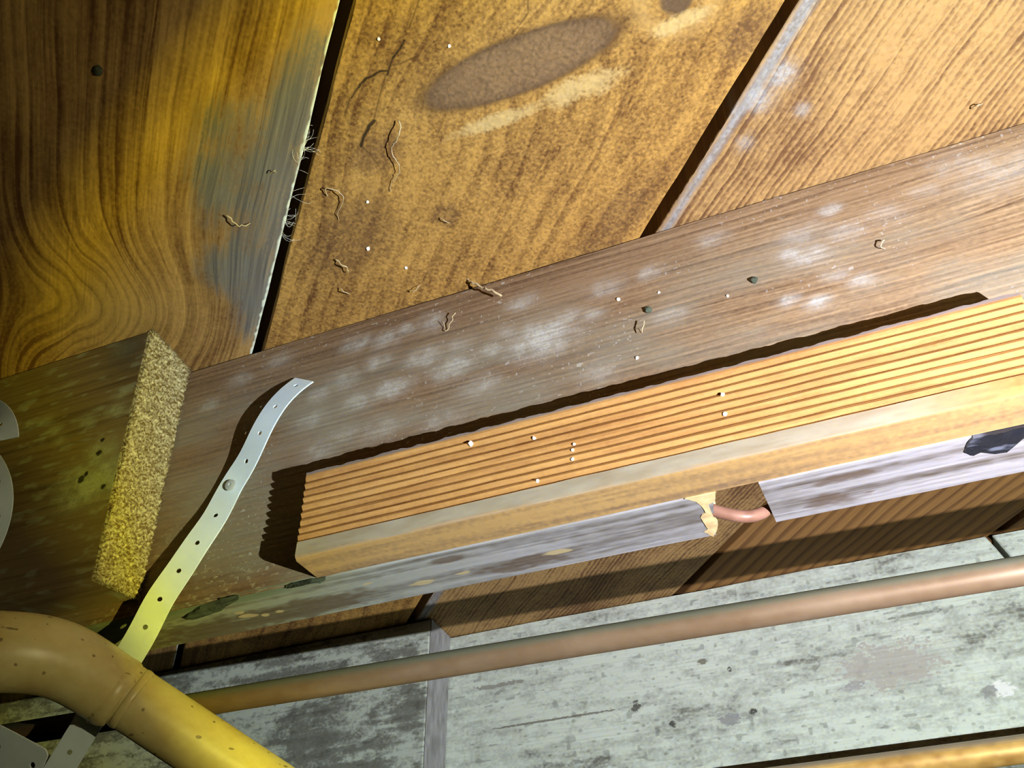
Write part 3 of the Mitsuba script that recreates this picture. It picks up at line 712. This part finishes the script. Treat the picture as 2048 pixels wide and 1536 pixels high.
prof_ = np.array([[0, 0.0012], [0.0009, 0.0010], [0.0012, 0.0016], [0.0032, 0.0014], [0.0040, 0.0009], [0.0042, 0.0003], [0.0038, -0.0004], [0.0, -0.0006]])
hd = trimesh.creation.revolve(prof_, sections=32)
M = trimesh.geometry.align_vectors([0, 0, 1], nl_dir); M[:3, 3] = nl + nl_dir * 0.0012
hd.apply_transform(M); hd.fix_normals()
put('nail__head', hd, 'mat_nail', 30)
put('nail__shank', sweep([nl + nl_dir * 0.001, nl - nl_dir * 0.02], 0.0014, 10), 'mat_nail', 30)
tag('nail', 'round grey nail head holding the long pale strap to the joist', 'nail')

# strap ends at the left edge of the picture
cen = [deep(5, 880, 0.66), deep(3, 860, 0.664), deep(-3, 842, 0.67), deep(-16, 828, 0.68), deep(-36, 822, 0.69), deep(-62, 830, 0.70), deep(-84, 856, 0.712), deep(-96, 900, 0.73), deep(-100, 960, 0.76)]
ang = np.radians([0, 8, 25, 55, 85, 120, 150, 170, 176])
sm, L_ = ribbon(cen, [math.cos(a) * RIGHT - math.sin(a) * DOWN for a in ang], 0.0190, [0.012, 0.035])
put('hanger_strap_001', sm, 'mat_strap', 30)
tag('hanger_strap_001', 'curled-over strap end with a straight cut, upper one at the left edge', 'strap')
cen = [deep(-30, 915, 0.78), deep(-8, 950, 0.765), deep(1, 1000, 0.755), deep(-10, 1055, 0.752), deep(-36, 1110, 0.750), deep(-70, 1170, 0.748)]
sm, L_ = ribbon(cen, [RIGHT - 0.35 * DOWN, RIGHT - 0.2 * DOWN, RIGHT, RIGHT + 0.2 * DOWN, RIGHT + 0.35 * DOWN, RIGHT + 0.4 * DOWN], 0.0172, [0.0305, 0.055])
put('hanger_strap_002', sm, 'mat_strap', 30)
tag('hanger_strap_002', 'bulging piece of strap below the curled end at the left edge', 'strap')
cen = [deep(-160, 1430, 0.64), deep(-60, 1466, 0.635), deep(10, 1500, 0.63), deep(84, 1540, 0.625)]
sm, L_ = ribbon(cen, -0.52 * RIGHT + 0.85 * DOWN, 0.0225, [0.0755, 0.052, 0.02], round_end=0.004)
put('hanger_strap_003', sm, 'mat_strap', 30)
tag('hanger_strap_003', 'grey strap end with a rounded corner in the bottom left corner', 'strap')

# ------------------------------------------------------------------ copper tube stub in the notch
tb = spline([(*at(1404, 1012, 1, 0.022),), (*at(1425, 1020, 1, 0.024),), (*at(1455, 1028, 1, 0.026),), (*at(1490, 1033, 1, 0.029),), (*at(1518, 1028, 1, 0.034),), (*at(1546, 1012, 1, 0.042),)], 40)
put('copper_tube', sweep(tb, np.r_[np.full(30, 0.0036), np.linspace(0.0036, 0.0026, 10)], 18), 'mat_tube', True)
tag('copper_tube', 'short bent pinkish copper tube bridging the notch in the joist', 'tube')

# ------------------------------------------------------------------ debris
def fibre(pts3, r0, r1, seed):
    P = spline(pts3, 6 * len(pts3)); P = P + np.stack([n3(P, 300, seed + i, 2) for i in range(3)], 1) * 0.003
    return sweep(P, np.linspace(r0, r1, len(P)) * (0.8 + 0.5 * meshkit.noise(P * 700, seed)), 7)
FIB = [('y', [(927, 546, -.006), (943, 566, -.009), (962, 574, -.010), (985, 582, -.011), (1004, 591, -.008)], .0011, .0015, 'thick pale curled fibre hanging where plank and joist meet, at the middle'),
       ('y', [(909, 626, -.006), (901, 645, -.004), (896, 660, -.002), (886, 640, -.004)], .0006, .0004, 'thin V-shaped fibre on the joist below the thick curled fibre'),
       ('y', [(1288, 642, -.006), (1284, 664, -.005), (1274, 654, -.002)], .0007, .0004, 'small V-shaped fibre on the joist above the grooved board'),
       ('z', [(797, 243, -.004), (800, 262, -.009), (787, 290, -.008), (784, 306, -.006), (799, 338, -.006), (793, 352, -.004), (783, 382, -.002)], .0007, .0003, 'long pale stringy fibre hanging under the middle plank'),
       ('z', [(452, 432, -.003), (465, 440, -.006), (478, 449, -.007), (492, 450, -.005), (500, 446, -.002)], .0008, .0005, 'pale curled fibre on the left plank beside its grey stain'),
       ('z', [(541, 348, -.004), (549, 340, -.006), (553, 348, -.003)], .0006, .0004, 'tiny hooked fibre on the grey stain of the left plank'),
       ('z', [(655, 392, -.002), (664, 378, -.006), (680, 386, -.006), (684, 408, -.004), (679, 440, -.002)], .0006, .0004, 'looped fibre on the middle plank near the left gap'),
       ('z', [(672, 520, -.003), (690, 532, -.007), (698, 545, -.004)], .0008, .0006, 'crumbly fibre low on the middle plank near the left gap'),
       ('z', [(680, 578, -.003), (688, 582, -.006), (700, 588, -.003)], .0007, .0005, 'short pale fibre on the middle plank close above the joist'),
       ('z', [(822, 582, -.003), (832, 578, -.006), (840, 572, -.003)], .0006, .0004, 'short fibre at the plank edge left of the thick curled fibre'),
       ('z', [(880, 436, -.002), (888, 440, -.005), (898, 444, -.002)], .0005, .0004, 'small pale fibre below the long dark knot'),
       ('y', [(1768, 482, -.002), (1764, 490, -.004), (1768, 496, -.001)], .0008, .0006, 'small dark crumb-like fibre on the right half of the joist'),
       ('z', [(1948, 216, -.003), (1955, 211, -.006), (1964, 208, -.002)], .0008, .0005, 'pale splinter on the right plank'),
       ('y', [(1466, 790, -.0262), (1470, 772, -.029), (1466, 752, -.0262)], .0004, .0003, 'fine fibre lying across the grooves')]
for i, (ax, pts, r0, r1, lab) in enumerate(FIB[:-1]):
    P = [at(x, y, 1 if ax == 'y' else 2, d_) for x, y, d_ in pts]
    k = put('wood_fibre', fibre(P, r0 * 0.6, r1 * 0.5, 50 + i), 'mat_fibre', True)
    tag(k, lab, 'fibre')
def blob(p, r, seed):
    m = trimesh.creation.icosphere(2, r)
    v = np.array(m.vertices); v *= (0.75 + 0.7 * meshkit.noise(v / r * 1.5 + p * 100, seed))[:, None]; m.vertices = v + p
    return m
for i, (x, y, r_, wh) in enumerate(((941, 887, .0023, 'largest white speck, at the left of the grooves'), (1068, 876, .0014, 'white speck on the upper grooves'), (1148, 888, .0011, 'tiny white speck beside another at the middle of the grooves'), (1145, 900, .0014, 'white speck at the middle of the grooves'),
                                    (1145, 918, .0013, 'lowest white speck at the middle of the grooves'), (1075, 962, .0014, 'white speck on the lower grooves left of middle'), (1445, 790, .0017, 'upper white speck where the grooves are scarred'), (1450, 828, .0016, 'lower white speck where the grooves are scarred'))):
    k = put('white_speck', blob(at(x, y, 1, -D + 0.0002), r_ * 0.7, i), 'mat_speck', True)
    tag(k, wh, 'speck')
for i, (x, y, r_, wh) in enumerate(((1237, 599, .0015, 'white crumb on the joist above the grooved board'), (1274, 716, .0013, 'white crumb on the joist close to the board shadow'), (1318, 585, .0010, 'small white crumb on the joist right of the upper fibre'), (1455, 592, .0012, 'white crumb on the joist at the right of middle'))):
    k = put('crumb', blob(at(x, y, 1, -0.0004), r_ * 0.75, i + 20), 'mat_speck', True)
    tag(k, wh, 'crumb')
for i, (x, y, r_, wh) in enumerate(((736, 497, .0016, 'largest white crumb on the middle plank, below the looped fibre'), (812, 536, .0013, 'white crumb on the middle plank just above the joist'), (757, 78, .0011, 'pale crumb on the middle plank near its top left'), (898, 92, .0011, 'pale crumb on the middle plank above the long dark knot'), (735, 404, .0011, 'pale crumb on the middle plank beside the looped fibre'))):
    k = put('crumb', blob(at(x, y, 2, -0.0005), r_ * 0.8, i + 60), 'mat_speck', True)
    tag(k, wh, 'crumb')
for i, (x, y, r_, wh) in enumerate(((1296, 620, .0030, 'dark dirt lump on the joist below the small white crumb'), (1508, 560, .0028, 'dark dirt lump on the right half of the joist'))):
    k = put('dirt_lump', blob(at(x, y, 1, -0.0010), r_ * 0.7, i + 40), 'mat_rot', True)
    tag(k, wh, 'dirt')
k = put('dirt_lump', blob(at(196, 140, 2, -0.0012), 0.0026, 77), 'mat_rot', True)
tag(k, 'dark dirt lump on the shaded left plank', 'dirt')
# cobweb fuzz in the gap between the left and middle plank
rng = np.random.default_rng(11)
parts = []
for i in range(34):
    py = rng.uniform(270, 470); px = 682 - 0.2455 * py
    a = at(px - 3, py, 2, -0.0006); b = a + np.array([rng.uniform(0.003, 0.012), rng.normal(0, 0.006), rng.uniform(-0.003, 0.006)])
    mid = (a + b) / 2 + rng.normal(0, 0.002, 3)
    parts.append(sweep(spline([a, mid, b], 8), 0.00006, 4))
put('cobweb', trimesh.util.concatenate(parts), 'mat_speck', False)
tag('cobweb', 'wispy cobweb strands along the left plank edge in the dark gap', 'cobweb', kind='stuff')
